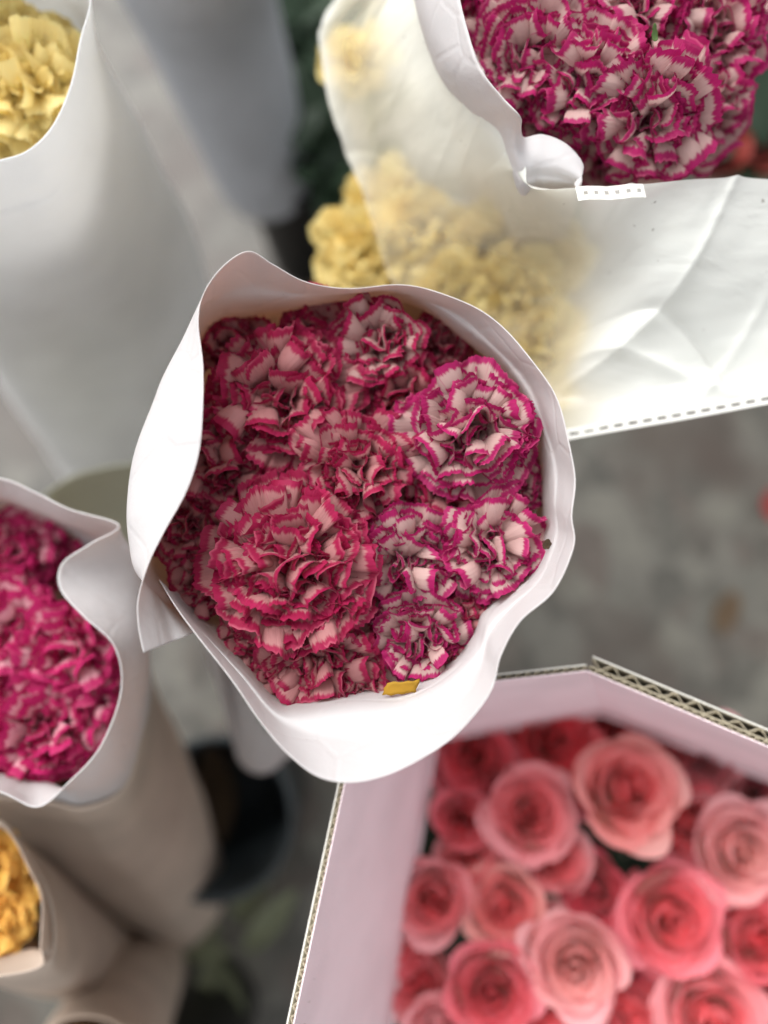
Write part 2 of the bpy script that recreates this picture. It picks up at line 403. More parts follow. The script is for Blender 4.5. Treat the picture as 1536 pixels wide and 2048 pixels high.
# unit petals for a head of radius 1 cm; classes from the heart outwards
def petal_bank(mat, tagname, ruffmul=1.0, wavemul=1.0, wide=1.0, e0=.35):
    bank = []
    for ci, (L, l0, l1, W, ru, wv, cu, fl) in enumerate([
            (1.24, 2, 8, .46, .15, 1.3, .40, 26), (1.33, 4, 20, .58, .17, 1.5, .28, 24), (1.41, 7, 34, .68, .17, 1.8, .15, 22),
            (1.49, 11, 52, .76, .15, 2.1, .05, 18), (1.56, 15, 74, .82, .12, 2.5, -.02, 10)]):
        vs = []
        for k in range(12):
            me = petal_mesh(tagname, 100 * ci + k + 7, L * (1 + .04 * math.sin(k * 2.1)), rad(l0), rad(l1 + 8 * math.sin(k * 1.7)), W * wide * (1 + .12 * math.cos(k * 2.9)),
                            ru * ruffmul * (1 + .25 * math.sin(k * 3.3)), wv * wavemul * (1 + .15 * math.sin(k * 1.3)), cu, flare=rad(fl), e0=e0)
            me.materials.append(mat); vs.append(me)
        bank.append(vs)
    return bank
BANK = petal_bank(M_PET, 'picotee_petal')
BANK_FRILL = petal_bank(M_PET_ROSY, 'frilled_petal', 1.0, 1.05, .92, .30)
BANK_MAG = petal_bank(M_PET_MAG, 'magenta_petal')
BANK_MAG_FRILL = petal_bank(M_PET_MAG, 'magenta_frilled_petal', 1.0, 1.05, .92, .30)
BANK_DEEP = petal_bank(M_PET_DEEP, 'deep_pink_petal', 1.0, 1.0, .92, .30)
BANK_YEL = petal_bank(M_PET_YEL, 'yellow_petal', 1.0, 1.0, .92, .30)
BANK_ORA = petal_bank(M_PET_ORA, 'amber_petal')

def tube_mesh(name, pts_r, seg=10):
    """lathe about z: list of (r, z)"""
    V = []; k = len(pts_r)
    for i in range(seg):
        a = 2 * math.pi * i / seg
        for r, z in pts_r: V.append((r * math.cos(a), r * math.sin(a), z))
    return mesh(name, V, grid_faces(seg, k, True))
CALYX = tube_mesh('calyx', [(.02, -.75), (.16, -.7), (.22, -.35), (.20, 0), (.27, .25)])
CALYX.materials.append(M_GREEN)
STEM = tube_mesh('stem', [(.2, -18), (.2, -9), (.22, 0)], 8); STEM.materials.append(M_GREEN)

def carnation(px, py, z, rpx, label, group, tdx=0, tdy=0, tilt=0, bank=None, n=44, seed=0, xs=1.0, tint=(1, 1, 1), conv=None, name='carnation', stem=True):
    """head centred at a place of the photograph; tdx, tdy, tilt: the way its face leans (picture x right, y up)"""
    bank = bank or BANK
    rng = random.Random(seed * 77 + 5)
    c = Vector(P(px, py, z)); R = rpx * depth(px, py, z) / FPX
    tocam = (Vector((0, 0, CAM_Z)) - c).normalized()
    ax = (Vector((0, 0, 1)) * .5 + tocam * .5).normalized()
    if tilt:
        ax = (ax * math.cos(rad(tilt)) + Vector((tdx, tdy, 0)).normalized() * math.sin(rad(tilt))).normalized()
    base = c - ax * (.62 * R)
    root = empty(name, base, label, 'flower', group)
    root.rotation_mode = 'QUATERNION'
    root.rotation_quaternion = ax.to_track_quat('Z', 'Y') @ Euler((0, 0, rng.uniform(0, 6.28))).to_quaternion()
    for i in range(n):
        q = (i + .5) / n
        k = min(4, int(5 * q ** .92 + rng.uniform(-.35, .35)))
        k = max(0, k)
        me = rng.choice(bank[k])
        phi = i * 2.39996 + rng.uniform(-.35, .35)
        off = R * rng.uniform(.02, .26) * (1 - q)
        twist = rng.uniform(-1, 1) * (1.3 * (1 - q) + .35)
        lean = rad(rng.uniform(-14, 12))
        sc = R * rng.uniform(.90, 1.06) * (.94 + .08 * q)
        mt = (Matrix.Rotation(phi, 4, 'Z') @ Matrix.Translation((0, off * .01, 0)) @ Matrix.Rotation(twist, 4, 'Z')
              @ Matrix.Rotation(-lean, 4, 'X') @ Matrix.Diagonal((sc * xs * rng.uniform(.8, 1.2) * rng.choice((-1, 1)), sc, sc, 1)))
        o = link('petal', me, None, root, mt, rel=False)
        b = rng.uniform(.90, 1.06); o.color = (tint[0] * b, tint[1] * b, tint[2] * b, 1)
    if stem:
        cx = link('calyx', CALYX, None, root, Matrix.Scale(R * .55, 4), rel=False)
        d = Vector((0, 0, 1))
        if conv is not None: d = (base - Vector(conv)).normalized()
        q = root.rotation_quaternion.inverted() @ d.to_track_quat('Z', 'Y')
        link('stem', STEM, None, root, Matrix.Translation((0, 0, -.3 * R * .01)) @ q.to_matrix().to_4x4(), rel=False)
    return root

cv_mid = P(cb[0], cb[1], 42)
GM = 'picotee carnations in the middle sleeve'
mid_heads = [
    (596, 1128, 70.2, 156, 'biggest frilled carnation, low and left of centre in the middle sleeve', -.4, .4, 10, 58, 1.0),
    (935, 868, 70.6, 140, 'open pale-centred carnation beside the right wall of the middle sleeve', -.2, .0, 6, 34, 1.0),
    (762, 686, 70.2, 138, 'pale pink carnation at the top of the middle sleeve', -.3, -.2, 12, 32, 1.0),
    (978, 1092, 70.0, 120, 'pale carnation with large smooth petals, lower right in middle sleeve', .3, -.4, 14, 30, 1.0),
    (568, 806, 69.6, 118, 'dark crimson carnation below the peaked upper corner of middle sleeve', 0, .1, 4, 46, 1.0),
    (716, 944, 70.2, 100, 'small carnation in the very middle of the bunch', .1, -.2, 8, 34, 1.0),
    (470, 700, 68.4, 105, 'shaded carnation tucked in the upper left corner of middle sleeve', -.2, .5, 14, 40, 1.0),
    (812, 1120, 69.4, 96, 'small frilled carnation right of the biggest one in middle sleeve', .2, -.3, 14, 34, 1.0),
    (838, 1262, 68.6, 112, 'carnation showing its petal skirts above the ochre scrap', .1, -1, 30, 36, 1.0),
    (640, 1300, 68.0, 118, 'low carnation under the biggest one, by the bottom wall', -.1, -1, 30, 36, 1.0),
    (385, 1050, 67.8, 100, 'shadowed carnation under the inward-curling left flap of middle sleeve', -1, 0, 22, 40, 1.0),
    (440, 915, 67.4, 96, 'dark carnation half under the left flap, above another', -1, .2, 14, 38, 1.0),
    (880, 690, 68.6, 86, 'narrow carnation between the pale top one and the upper right wall', .6, .5, 24, 34, 1.0),
    (1022, 965, 68.4, 84, 'carnation squeezed between two pale ones at the right wall', 1, 0, 26, 36, 1.0),
    (572, 1352, 66.8, 80, 'carnation in the bottom corner of middle sleeve', -.4, -1, 24, 30, 1.0),
    (415, 1165, 66.8, 84, 'carnation beside the overlapping end of the middle sleeve', -.7, -.5, 20, 34, 1.0),
    (720, 1365, 66.8, 86, 'lowest carnation against the bottom wall of middle sleeve', 0, -1, 28, 32, 1.0),
    (640, 700, 67.2, 86, 'sunken carnation between the shaded corner one and the pale top one', 0, .3, 10, 36, 1.0),
    (800, 800, 66.8, 80, 'sunken dark carnation between four larger ones', 0, 0, 0, 34, 1.0),
    (930, 1225, 66.8, 80, 'sunken carnation below the smooth-petalled one at the wall', .6, -.8, 20, 32, 1.0),
    (885, 985, 67.8, 80, 'sunken carnation in the gap left of the two pale ones', 0, 0, 0, 30, 1.0),
    (505, 1270, 68.6, 84, 'carnation along the lower left wall, beside the biggest one', -.8, -.6, 20, 30, 1.0),
    (640, 1370, 68.6, 70, 'carnation on the bottom wall between the corner and the middle', -.1, -1, 24, 28, 1.0),
    (885, 1320, 68.6, 70, 'carnation right of the ochre scrap on the bottom wall', .5, -.8, 24, 28, 1.0),
    (1010, 800, 67.6, 80, 'carnation behind the open pale-centred one at the upper right wall', .8, .5, 24, 34, 1.0),
]
mouth = [(345, 1185), (415, 1265), (485, 1335), (552, 1405), (600, 1412), (725, 1394), (800, 1386), (868, 1362), (918, 1318), (968, 1232), (1010, 1196), (1062, 1140), (1090, 1062),
         (1086, 935), (1066, 862), (1036, 790), (985, 728), (920, 668), (852, 622), (785, 594), (705, 598), (625, 610), (560, 620), (492, 628), (436, 640), (402, 660), (370, 740), (340, 880), (312, 1000), (305, 1120)]
def edge_distance(x, y):
    b = 1e9
    for (ax, ay), (bx_, by) in zip(mouth, mouth[1:] + mouth[:1]):
        t = max(0, min(1, ((x - ax) * (bx_ - ax) + (y - ay) * (by - ay)) / ((bx_ - ax) ** 2 + (by - ay) ** 2)))
        b = min(b, math.hypot(x - ax - t * (bx_ - ax), y - ay - t * (by - ay)))
    return b
for i, (px, py, z, r, lab, tx, ty, tl, n, sp) in enumerate(mid_heads):
    r = min(r * (1.04 if i < 4 else 1.24), max(66, edge_distance(px, py) * 1.12)); z = max(z, 69.0); sp = .95
    n = int(n * (1.6 if i in (1, 2, 3) else 2.1))
    carnation(px, py, z, r, lab, GM, tx, ty, tl, (BANK_MAG if i in (1, 3) else BANK if i == 2 else BANK_MAG_FRILL if i in (7, 8, 13) else BANK_FRILL), n, i + 1, sp, conv=cv_mid)

# ------------------------------------------------------------------ upper right bouquet
cv_ur = P(1020, 700, 40)
GU = 'picotee carnations in the upper right bunch'
ur_heads = [
    (1066, 122, 69.6, 108, 'big ruffled carnation against the white sleeve at upper right', -.5, -.4, 18, 46),
    (1170, 175, 69.6, 110, 'tall frilled carnation in the middle of the upper right bunch', -.1, -.5, 14, 42),
    (1290, 228, 69.4, 126, 'broad carnation with pale flat petals at the lower right of upper bunch', .5, -.9, 34, 44),
    (1400, 70, 68.6, 120, 'carnation hanging over the far right side of upper bunch', 1, .1, 26, 44),
    (1270, 50, 69.6, 110, 'shaded carnation at the top edge beside a green scrap', .2, .6, 12, 44),
    (1000, 10, 68.2, 105, 'dark carnation at the top edge next to the sleeve', -.3, .4, 10, 44),
    (1130, 20, 68.0, 105, 'dark carnation at the top edge between two others', 0, .5, 10, 42),
    (1120, 265, 67.6, 75, 'small carnation above the rounded white flap', -.6, -.7, 20, 34),
    (1385, 215, 67.4, 100, 'fringed carnation spilling over the right side of upper bunch', 1, -.4, 40, 40),
    (1215, 312, 65.2, 84, 'pale carnation showing petal backs above the film bag', -.1, -1, 40, 30),
    (1330, -70, 69.0, 120, 'carnation cut off by the top edge of the photo', .2, .6, 12, 38),
]
for i, (px, py, z, r, lab, tx, ty, tl, n) in enumerate(ur_heads):
    carnation(px, py, z + 3.2, r * 1.1, lab, GU, tx, ty, tl, BANK_MAG_FRILL, int(n * 1.6), i + 40, .95, conv=cv_ur)
def raise_along(p, dz):
    """bring a point dz nearer to the viewer's height, keeping where it shows"""
    c = np.array([0, 0, CAM_Z]); d = p - c
    return c + d * ((p[2] + dz - CAM_Z) / d[2])
def stz(rim, *rest): return [P(*rim)] + [P(*r) for r in rest]
ur_st = [
    stz((1150, 368, 70.5), (1153, 384, 70.4), (1152, 404, 67.6), (1110, 540, 50), (1060, 650, 38)),
    stz((1167, 332, 70.6), (1158, 368, 70.4), (1142, 404, 67.6), (1090, 540, 50), (1050, 655, 38)),
    stz((1134, 290, 70.7), (1122, 350, 70.4), (1108, 404, 67.6), (1060, 540, 50), (1035, 660, 38)),
    stz((1086, 270, 70.7), (1080, 342, 70.4), (1070, 404, 67.6), (1040, 540, 50), (1020, 665, 38)),
    stz((1046, 274, 70.9), (1040, 340, 70.5), (1035, 404, 67.6), (1020, 540, 50), (1008, 665, 38)),
    stz((1040, 238, 73.0), (1000, 260, 70.5), (990, 320, 66), (1000, 500, 50), (1000, 660, 38)),
    stz((1002, 196, 73.3), (950, 215, 70.8), (945, 280, 66), (980, 480, 50), (990, 655, 38)),
    stz((960, 138, 73.5), (890, 150, 71.0), (900, 220, 66), (960, 460, 50), (980, 645, 38)),
    stz((936, 60, 73.6), (850, 60, 71.0), (870, 140, 66), (940, 430, 50), (970, 630, 38)),
    stz((918, -20, 73.6), (830, -30, 71.0), (860, 60, 66), (930, 400, 50), (965, 620, 38)),
    stz((905, -120, 73.6), (830, -120, 71.0), (870, -40, 66), (940, 360, 50), (970, 600, 38)),
]
for p in ur_st:
    for k in range(3): p[k] = raise_along(p[k], (3.0, 3.0, 2.6)[k])
sleeve('paper_sleeve', 'white card sleeve curving along the upper right carnation bunch', ur_st, M_PAPER, P(1010, 640, 38), 140, 34, thick=.05, wrinkle=.05, seed=8)

# ------------------------------------------------------------------ yellow carnations in a film bag
GY = 'yellow carnations in the film bag'
yel = [(720, 510, 58.5, 92, 'pale yellow carnation poking out left of the film edge'), (830, 470, 58.5, 92, 'yellow carnation under the film, left of the bunch centre'),
       (960, 500, 58, 92, 'yellow carnation under the thick film fold'), (900, 590, 59, 92, 'yellow carnation just above the rim of the middle sleeve'),
       (1030, 590, 59, 92, 'yellow carnation in the middle of the film bag'), (1080, 690, 59, 88, 'yellow carnation low in the film bag near the perforated strip'),
       (1000, 680, 58, 88, 'yellow carnation behind the upper right rim of middle sleeve'), (1090, 510, 57.5, 84, 'yellow carnation at the far end of the film bag'),
       (715, 130, 60, 70, 'yellow carnation dimly seen through the upright strip of film'), (760, 420, 56.5, 84, 'dim yellow carnation at the top left of the film bag'), (800, 560, 57, 80, 'yellow carnation half hidden by the top rim of middle sleeve'),
       (1075, 770, 57.5, 70, 'yellow carnation peeping out lowest beside the middle sleeve'), (700, 580, 56.5, 70, 'pale yellow carnation by the dark gap')]
for i, (px, py, z, r, lab) in enumerate(yel):
    carnation(px, py, z, r, lab, GY, 0, -.3, 8, BANK_YEL, 48, i + 80, conv=P(900, 900, 25))
fb = empty('film_bag', P(1000, 700, 30), 'creased translucent film bag over the yellow carnations, with perforated edges', 'film bag')
# one sheet of film: milky where it lies in folds, clear where it is stretched over the flowers
sheet = [
    ([(700, -30, 66.5), (735, -30, 68.4), (775, -30, 69.3), (815, -30, 69.7), (855, -30, 69.8), (905, -30, 69.6)], [.9, .35, .6, .8, .8, .95]),
    ([(641, 45, 66.5), (690, 55, 68.4), (745, 45, 69.4), (800, 40, 69.8), (860, 45, 70.0), (930, 60, 69.9)], [.9, .30, .6, .78, .8, .95]),
    ([(644, 120, 66.5), (700, 125, 68.4), (755, 122, 69.4), (820, 112, 69.9), (885, 120, 70.1), (960, 138, 70.0)], [.9, .30, .6, .78, .8, .95]),
    ([(660, 215, 66.3), (720, 212, 68.2), (785, 203, 69.3), (850, 195, 69.9), (920, 195, 70.2), (995, 205, 70.2)], [.85, .5, .65, .75, .8, .95]),
    ([(690, 300, 66.0), (750, 290, 67.8), (820, 275, 69.1), (890, 262, 69.8), (960, 258, 70.2), (1030, 265, 70.3)], [.85, .6, .7, .75, .8, .95]),
    ([(722, 375, 65.5), (785, 358, 67.2), (850, 340, 68.6), (925, 322, 69.5), (1000, 315, 70.1), (1050, 330, 70.4)], [.7, .5, .65, .72, .75, .95]),
    ([(750, 460, 64.7), (812, 432, 66.2), (882, 402, 67.6), (955, 372, 69.0), (1025, 352, 70.0), (1064, 378, 70.5)], [.35, .32, .45, .6, .7, .9]),
    ([(792, 572, 64.0), (860, 540, 65.0), (930, 500, 66.2), (1010, 450, 67.7), (1090, 405, 69.5), (1160, 376, 70.6)], [.24, .18, .22, .45, .65, .9]),
    ([(900, 650, 63.5), (960, 610, 64.3), (1040, 560, 65.3), (1110, 510, 66.8), (1190, 450, 69.0), (1280, 372, 70.4)], [.22, .15, .18, .45, .8, .92]),
    ([(1010, 760, 63.2), (1060, 710, 64.0), (1110, 650, 65.0), (1190, 580, 66.5), (1280, 480, 68.8), (1400, 358, 70.0)], [.22, .16, .28, .78, .9, .92]),
    ([(1110, 862, 63.4), (1140, 800, 64.0), (1180, 730, 65.0), (1270, 640, 66.6), (1370, 520, 68.3), (1490, 354, 69.6)], [.6, .6, .85, .97, .97, .97]),
    ([(1250, 843, 63.8), (1280, 780, 64.5), (1330, 700, 65.5), (1400, 610, 66.8), (1480, 500, 68.0), (1600, 366, 69.0)], [.95, .95, .97, .97, .97, .97]),
    ([(1420, 813, 64.0), (1440, 750, 64.6), (1480, 680, 65.5), (1530, 600, 66.5), (1590, 500, 67.6), (1700, 400, 68.0)], [.97] * 6),
    ([(1630, 777, 64.0), (1650, 720, 64.6), (1680, 660, 65.4), (1710, 600, 66.0), (1760, 500, 67.0), (1800, 420, 67.5)], [.97] * 6),
]
NU, NV = 240, 110
v, f, uv = loft([[raise_along(q_, (0, 0, .6, 1.5, 2.6, 3.3)[k_] + (4.2, 3.4, 2.6, 1.6, .6, 0)[k_] * max(0, min(1, (i_ - 8) / 2))) for k_, q_ in enumerate(prof(*p))] for i_, (p, _) in enumerate(sheet)], NU, NV)
mk = catmull(np.array([m_ for _, m_ in sheet])[..., None], NU); mk = np.swapaxes(catmull(np.swapaxes(mk, 0, 1), NV), 0, 1).reshape(-1)
mk = np.maximum(mk.reshape(NU, NV), .85 * np.exp(-np.arange(NV) / 1.0)[None, :]).reshape(-1)
gx, gy = v[:, 0], v[:, 1]
crease = lambda a, fr, ph, sh: (1 - np.abs(np.sin((gx * math.cos(a) + gy * math.sin(a)) * fr + ph + .8 * np.sin((gx * math.sin(a) - gy * math.cos(a)) * .35 + ph)))) ** sh
amt = .25 + .75 * np.clip(mk, 0, 1)
v[:, 2] += amt * (.24 * wob(gx, gy, 21, 1.0) + .48 * crease(1.9, .33, .4, 6) - .40 * crease(1.3, .45, 2.0, 7) + .22 * crease(2.4, .8, 1.0, 5) + .015 * wob(gx, gy, 31, 4.0))
fm = mesh('film', v, f, uv)
at = fm.attributes.new('milk', 'FLOAT', 'POINT'); at.data.foreach_set('value', np.clip(mk, 0, 1).astype(np.float32))
link('film', fm, M_FILM, fb)
# perforated strip: two rails and bridges, real slots between them
def perforated(a, b, width, nslots, duty, nrm, mat, name, z_off=0.05):
    a, b = np.array(a), np.array(b); d = b - a; nrm = np.array(nrm) / np.linalg.norm(nrm)
    V = []; F = []
    def quad(s0, s1, t0, t1):
        k = len(V)
        for s_, t_ in ((s0, t0), (s1, t0), (s1, t1), (s0, t1)):
            V.append(a + d * s_ + nrm * t_ + np.array([0, 0, z_off + .05 * math.sin(s_ * 9)]))
        F.append((k, k + 1, k + 2, k + 3))
    for i in range(nslots):
        s0, s1 = i / nslots, (i + 1) / nslots; sm = s0 + (s1 - s0) * (1 - duty)
        quad(s0, s1, 0, width * .36); quad(s0, s1, width * .62, width)
        quad(s0, sm, width * .36, width * .62)
    quad(1, 1 + .35 / nslots, 0, width)
    return link(name, mesh(name, V, F, smooth=False), mat, fb, solid=.02)
A, B = P(1130, 882, 68.2), P(1600, 798, 68.7)
wd = np.cross(B - A, (0, 0, 1))
perforated(A, B, -.52, 16, .62, wd, M_STRIP, 'perforated_strip')
A, B = P(1150, 376, 74.4), P(1278, 370, 74.1)
perforated(A, B, .6, 6, .38, np.cross(B - A, (0, 0, 1)), M_STRIP, 'perforated_strip')

# ------------------------------------------------------------------ upper left bouquet (yellow)
GL = 'yellow carnations in the upper left sleeve'
ul = [(70, 190, 69, 120, 'bright yellow carnation above the upper left sleeve rim'), (110, 110, 68, 70, 'yellow carnation with amber heart against the right side of its sleeve'),
      (-30, 250, 68.5, 100, 'yellow carnation at the left edge above the curved rim'), (20, 110, 68, 90, 'yellow carnation at the back of the upper left sleeve'),
      (80, 270, 67, 60, 'yellow carnation low behind the curved rim')]
for i, (px, py, z, r, lab) in enumerate(ul):
    carnation(px, py, z, r, lab, GL, .3, -.3, 8, BANK_YEL, 60, i + 100, conv=P(260, 700, 30))
ul_st = [
    stz((40, -130, 75), (50, -20, 71), (70, 40, 67), (200, 420, 42), (300, 760, 16)),
    stz((140, -110, 75), (150, -10, 71), (150, 60, 67), (270, 420, 42), (370, 760, 16)),
    stz((184, -12, 74.5), (190, 40, 71), (205, 110, 67), (350, 440, 42), (430, 780, 16)),
    stz((168, 80, 74), (200, 130, 71), (240, 190, 67), (400, 500, 42), (470, 800, 16)),
    stz((150, 170, 73.8), (190, 220, 71), (235, 290, 67), (395, 560, 42), (460, 840, 16)),
    stz((112, 250, 73.6), (150, 310, 71), (195, 385, 67), (360, 640, 42), (440, 890, 16)),
    stz((60, 299, 73.5), (95, 370, 71), (140, 460, 67), (300, 720, 42), (400, 940, 16)),
    stz((0, 318, 73.4), (30, 395, 71), (70, 490, 67), (220, 760, 42), (340, 980, 16)),
    stz((-90, 330, 73.4), (-60, 410, 71), (-20, 510, 67), (120, 800, 42), (260, 1010, 16)),
    stz((-220, 300, 73.4), (-180, 390, 71), (-120, 490, 67), (20, 790, 42), (180, 1010, 16)),
    stz((-330, 180, 73.5), (-280, 260, 71), (-210, 350, 67), (-40, 680, 42), (120, 940, 16)),
    stz((-330, 0, 74), (-280, 80, 71), (-200, 150, 67), (-20, 560, 42), (120, 860, 16)),
    stz((-220, -120, 74.5), (-180, -30, 71), (-120, 50, 67), (30, 470, 42), (160, 800, 16)),
    stz((-80, -150, 75), (-60, -30, 71), (-20, 40, 67), (110, 430, 42), (230, 770, 16)),
]
sleeve('paper_sleeve', 'grey-white paper sleeve of the upper left yellow carnations', ul_st, M_PAPER_B, P(300, 880, 16), 160, 60, True, .06, .16, 12, .35)
# neighbour sleeve behind it
nb = []
for a in range(12):
    t = 2 * math.pi * a / 12; c, s = math.cos(t), math.sin(t)
    nb.append(stz((330 + 190 * c, -190 - 150 * s, 62), (400 + 150 * c, -10 - 130 * s, 46), (465 + 125 * c, 170 - 110 * s, 34), (520 + 95 * c, 340 - 90 * s, 22), (530 + 85 * c, 365 - 75 * s, 20)))
sleeve('paper_sleeve', 'cool grey paper sleeve behind the upper left one, its foot in shadow', nb, M_PAPER_COOL, P(530, 365, 20), 90, 30, True, .06, .12, 14, .35)

# ------------------------------------------------------------------ left bouquet (deep pink)
GD = 'deep pink carnations in the left sleeve'
lf = [(40, 1110, 61.5, 90, 'deep pink carnation at the back of the left sleeve'), (150, 1290, 63, 110, 'deep pink carnation with one pale curled petal, nearest the white flap'),
      (40, 1260, 63, 100, 'deep pink carnation at the left edge, middle height'), (110, 1450, 62.5, 110, 'bright pink carnation low in the left sleeve'),
      (-10, 1420, 62, 100, 'deep pink carnation cut by the left edge, lower'), (180, 1400, 62, 80, 'bright pink carnation against the right wall of left sleeve'),
      (30, 1500, 61, 70, 'pink carnation above the bottom point of left sleeve'), (110, 1105, 60.5, 70, 'shadowed pink carnation under the top point of left sleeve')]
for i, (px, py, z, r, lab) in enumerate(lf):
    carnation(px, py, z, r, lab, GD, .1, -.1, 6, BANK_DEEP, 70, i + 120, conv=P(260, 1700, 25))
lf_st = [
    stz((-260, 1000, 67), (-230, 1040, 65), (-190, 1080, 62), (20, 1480, 34), (160, 1720, 10)),
    stz((-120, 950, 67.5), (-110, 1000, 65), (-90, 1040, 62), (90, 1440, 34), (210, 1680, 10)),
    stz((0, 957, 68), (0, 995, 65.5), (10, 1020, 62), (150, 1420, 34), (250, 1660, 10)),
    stz((70, 984, 68.2), (70, 1020, 65.5), (80, 1040, 62), (190, 1430, 34), (280, 1660, 10)),
    stz((140, 1018, 68.3), (145, 1050, 65.5), (150, 1065, 62), (230, 1440, 34), (300, 1670, 10)),
    stz((238, 1050, 68.2), (235, 1075, 65.5), (225, 1110, 62), (280, 1460, 34), (330, 1680, 10)),
    stz((180, 1088, 68.2), (262, 1100, 65.5), (262, 1150, 62), (300, 1480, 34), (345, 1690, 10)),
    stz((124, 1128, 68.0), (270, 1140, 65.0), (280, 1190, 61), (320, 1510, 34), (355, 1700, 10)),
    stz((120, 1176, 67.8), (275, 1190, 65.0), (290, 1240, 61), (330, 1540, 34), (360, 1720, 10)),
    stz((165, 1228, 67.8), (285, 1250, 65.0), (298, 1300, 61), (335, 1570, 34), (365, 1740, 10)),
    stz((230, 1290, 67.6), (285, 1320, 65.0), (300, 1370, 61), (340, 1620, 34), (370, 1770, 10)),
    stz((243, 1380, 67.0), (265, 1420, 64.5), (285, 1460, 61), (330, 1680, 34), (365, 1800, 10)),
    stz((202, 1490, 66.6), (225, 1530, 64.5), (250, 1570, 60), (310, 1740, 34), (350, 1840, 10)),
    stz((140, 1562, 66.4), (150, 1580, 64.5), (170, 1610, 60), (270, 1790, 34), (320, 1880, 10)),
    stz((76, 1614, 66.2), (80, 1560, 63.0), (110, 1600, 60), (220, 1800, 34), (290, 1900, 10)),
    stz((0, 1584, 66.4), (0, 1550, 63.0), (20, 1590, 60), (160, 1800, 34), (250, 1900, 10)),
    stz((-120, 1560, 66.6), (-110, 1550, 63.5), (-90, 1580, 60), (80, 1770, 34), (210, 1880, 10)),
    stz((-260, 1430, 66.8), (-240, 1440, 64), (-210, 1460, 60), (10, 1680, 34), (160, 1820, 10)),
    stz((-320, 1200, 67), (-290, 1220, 64.5), (-250, 1250, 61), (-20, 1560, 34), (140, 1760, 10)),
]
lo_st = []
for p in lf_st:
    c = np.mean([q[2] for q in lf_st], axis=0); d = p[2] - c; d[2] = 0; d = d / np.linalg.norm(d) * .10
    lo_st.append([p[1] * .1 + p[2] * .9 + d, p[2] * .6 + p[3] * .4 + d, p[3] + d + np.array([2.2, 0, 0]), p[4] + d + np.array([4.5, 0, 0])])
    p[3] = p[2] * .8 + p[3] * .2; p[3][:2] = c[:2] + (p[3][:2] - c[:2]) * .9; del p[4]
sleeve('paper_sleeve', 'white paper sleeve with a rounded inward fold at the left edge', lf_st, M_PAPER, P(200, 1480, 48), 220, 44, True, .06, .05, 17, .4)
sleeve('shade_tan_wrap', 'tan lower part of the left sleeve, shade painted into its colour', lo_st, M_PAPER_TAN, P(260, 1780, 10), 120, 30, True, .06, .10, 18, .4)  # added sheet: its brown stands in for shade on the white sleeve's lower wall
# pale sage sheet behind, between the left sleeve and the upper left one
sg = []
for k, (x, y) in enumerate(((90, 990), (140, 955), (200, 935), (270, 925), (340, 930))):
    sg.append(stz((x, y, 52), (x + 20, y + 60, 46), (x + 40, y + 140, 38), (x + 60, y + 240, 26)))
sleeve('paper_sheet', 'pale sage paper sheet showing between two sleeves at the left', sg, M_PAPER_SAGE, P(260, 1170, 26), 30, 20, False, .06, .1, 19, .4)

# ------------------------------------------------------------------ bottom left bouquet (amber)
GA = 'amber carnations at the bottom left'
bl = [(-15, 1735, 58.5, 74, 'amber yellow carnation at the top of the bottom left bunch'), (-5, 1840, 58.5, 80, 'amber yellow carnation low in the bottom left bunch'), (-80, 1800, 58, 80, 'amber carnation mostly cut by the left edge')]
for i, (px, py, z, r, lab) in enumerate(bl):
    carnation(px, py, z, r, lab, GA, .2, 0, 6, BANK_ORA, 40, i + 140, conv=P(200, 1950, 20))
bl_st = [
    stz((-60, 1640, 62), (-50, 1645, 60), (-30, 1660, 57), (120, 1800, 30), (190, 1860, 8)),
    stz((10, 1652, 62), (20, 1660, 60), (40, 1680, 57), (170, 1800, 30), (240, 1850, 8)),
    stz((62, 1740, 62), (75, 1745, 60), (100, 1760, 57), (215, 1830, 30), (280, 1870, 8)),
    stz((88, 1800, 62), (100, 1815, 60), (130, 1840, 57), (235, 1880, 30), (300, 1900, 8)),
    stz((86, 1890, 62), (100, 1900, 60), (130, 1930, 57), (235, 1940, 30), (300, 1940, 8)),
    stz((84, 1934, 62.5), (60, 1900, 59.5), (100, 1960, 57), (220, 1980, 30), (290, 1970, 8)),
    stz((0, 1950, 62.5), (0, 1915, 59.5), (30, 1970, 57), (170, 2000, 30), (250, 1990, 8)),
    stz((-90, 1950, 62.5), (-80, 1920, 60), (-60, 1960, 57), (110, 1990, 30), (210, 1985, 8)),
    stz((-190, 1850, 62), (-170, 1850, 60), (-140, 1860, 57), (60, 1930, 30), (170, 1940, 8)),
    stz((-170, 1700, 62), (-150, 1710, 60), (-120, 1720, 57), (70, 1850, 30), (170, 1890, 8)),
]
sleeve('paper_sleeve', 'tan paper sleeve of the amber carnations at the bottom left', bl_st, M_PAPER_TAN, P(240, 1920, 8), 120, 40, True, .06, .1, 23, .4)
# two more tan sleeves low down
tn = []
for a in range(12):
    t = 2 * math.pi * a / 12; c, s = math.cos(t), math.sin(t)
    tn.append(stz((170 + 120 * c, 2160 - 130 * s, 52), (210 + 110 * c, 2080 - 120 * s, 40), (250 + 100 * c, 2010 - 110 * s, 28), (290 + 80 * c, 1940 - 90 * s, 12)))
sleeve('paper_sleeve', 'pinkish tan paper sleeve at the bottom edge, left of the box', tn, M_PAPER_TAN, P(290, 1940, 12), 80, 24, True, .06, .12, 27, .4)

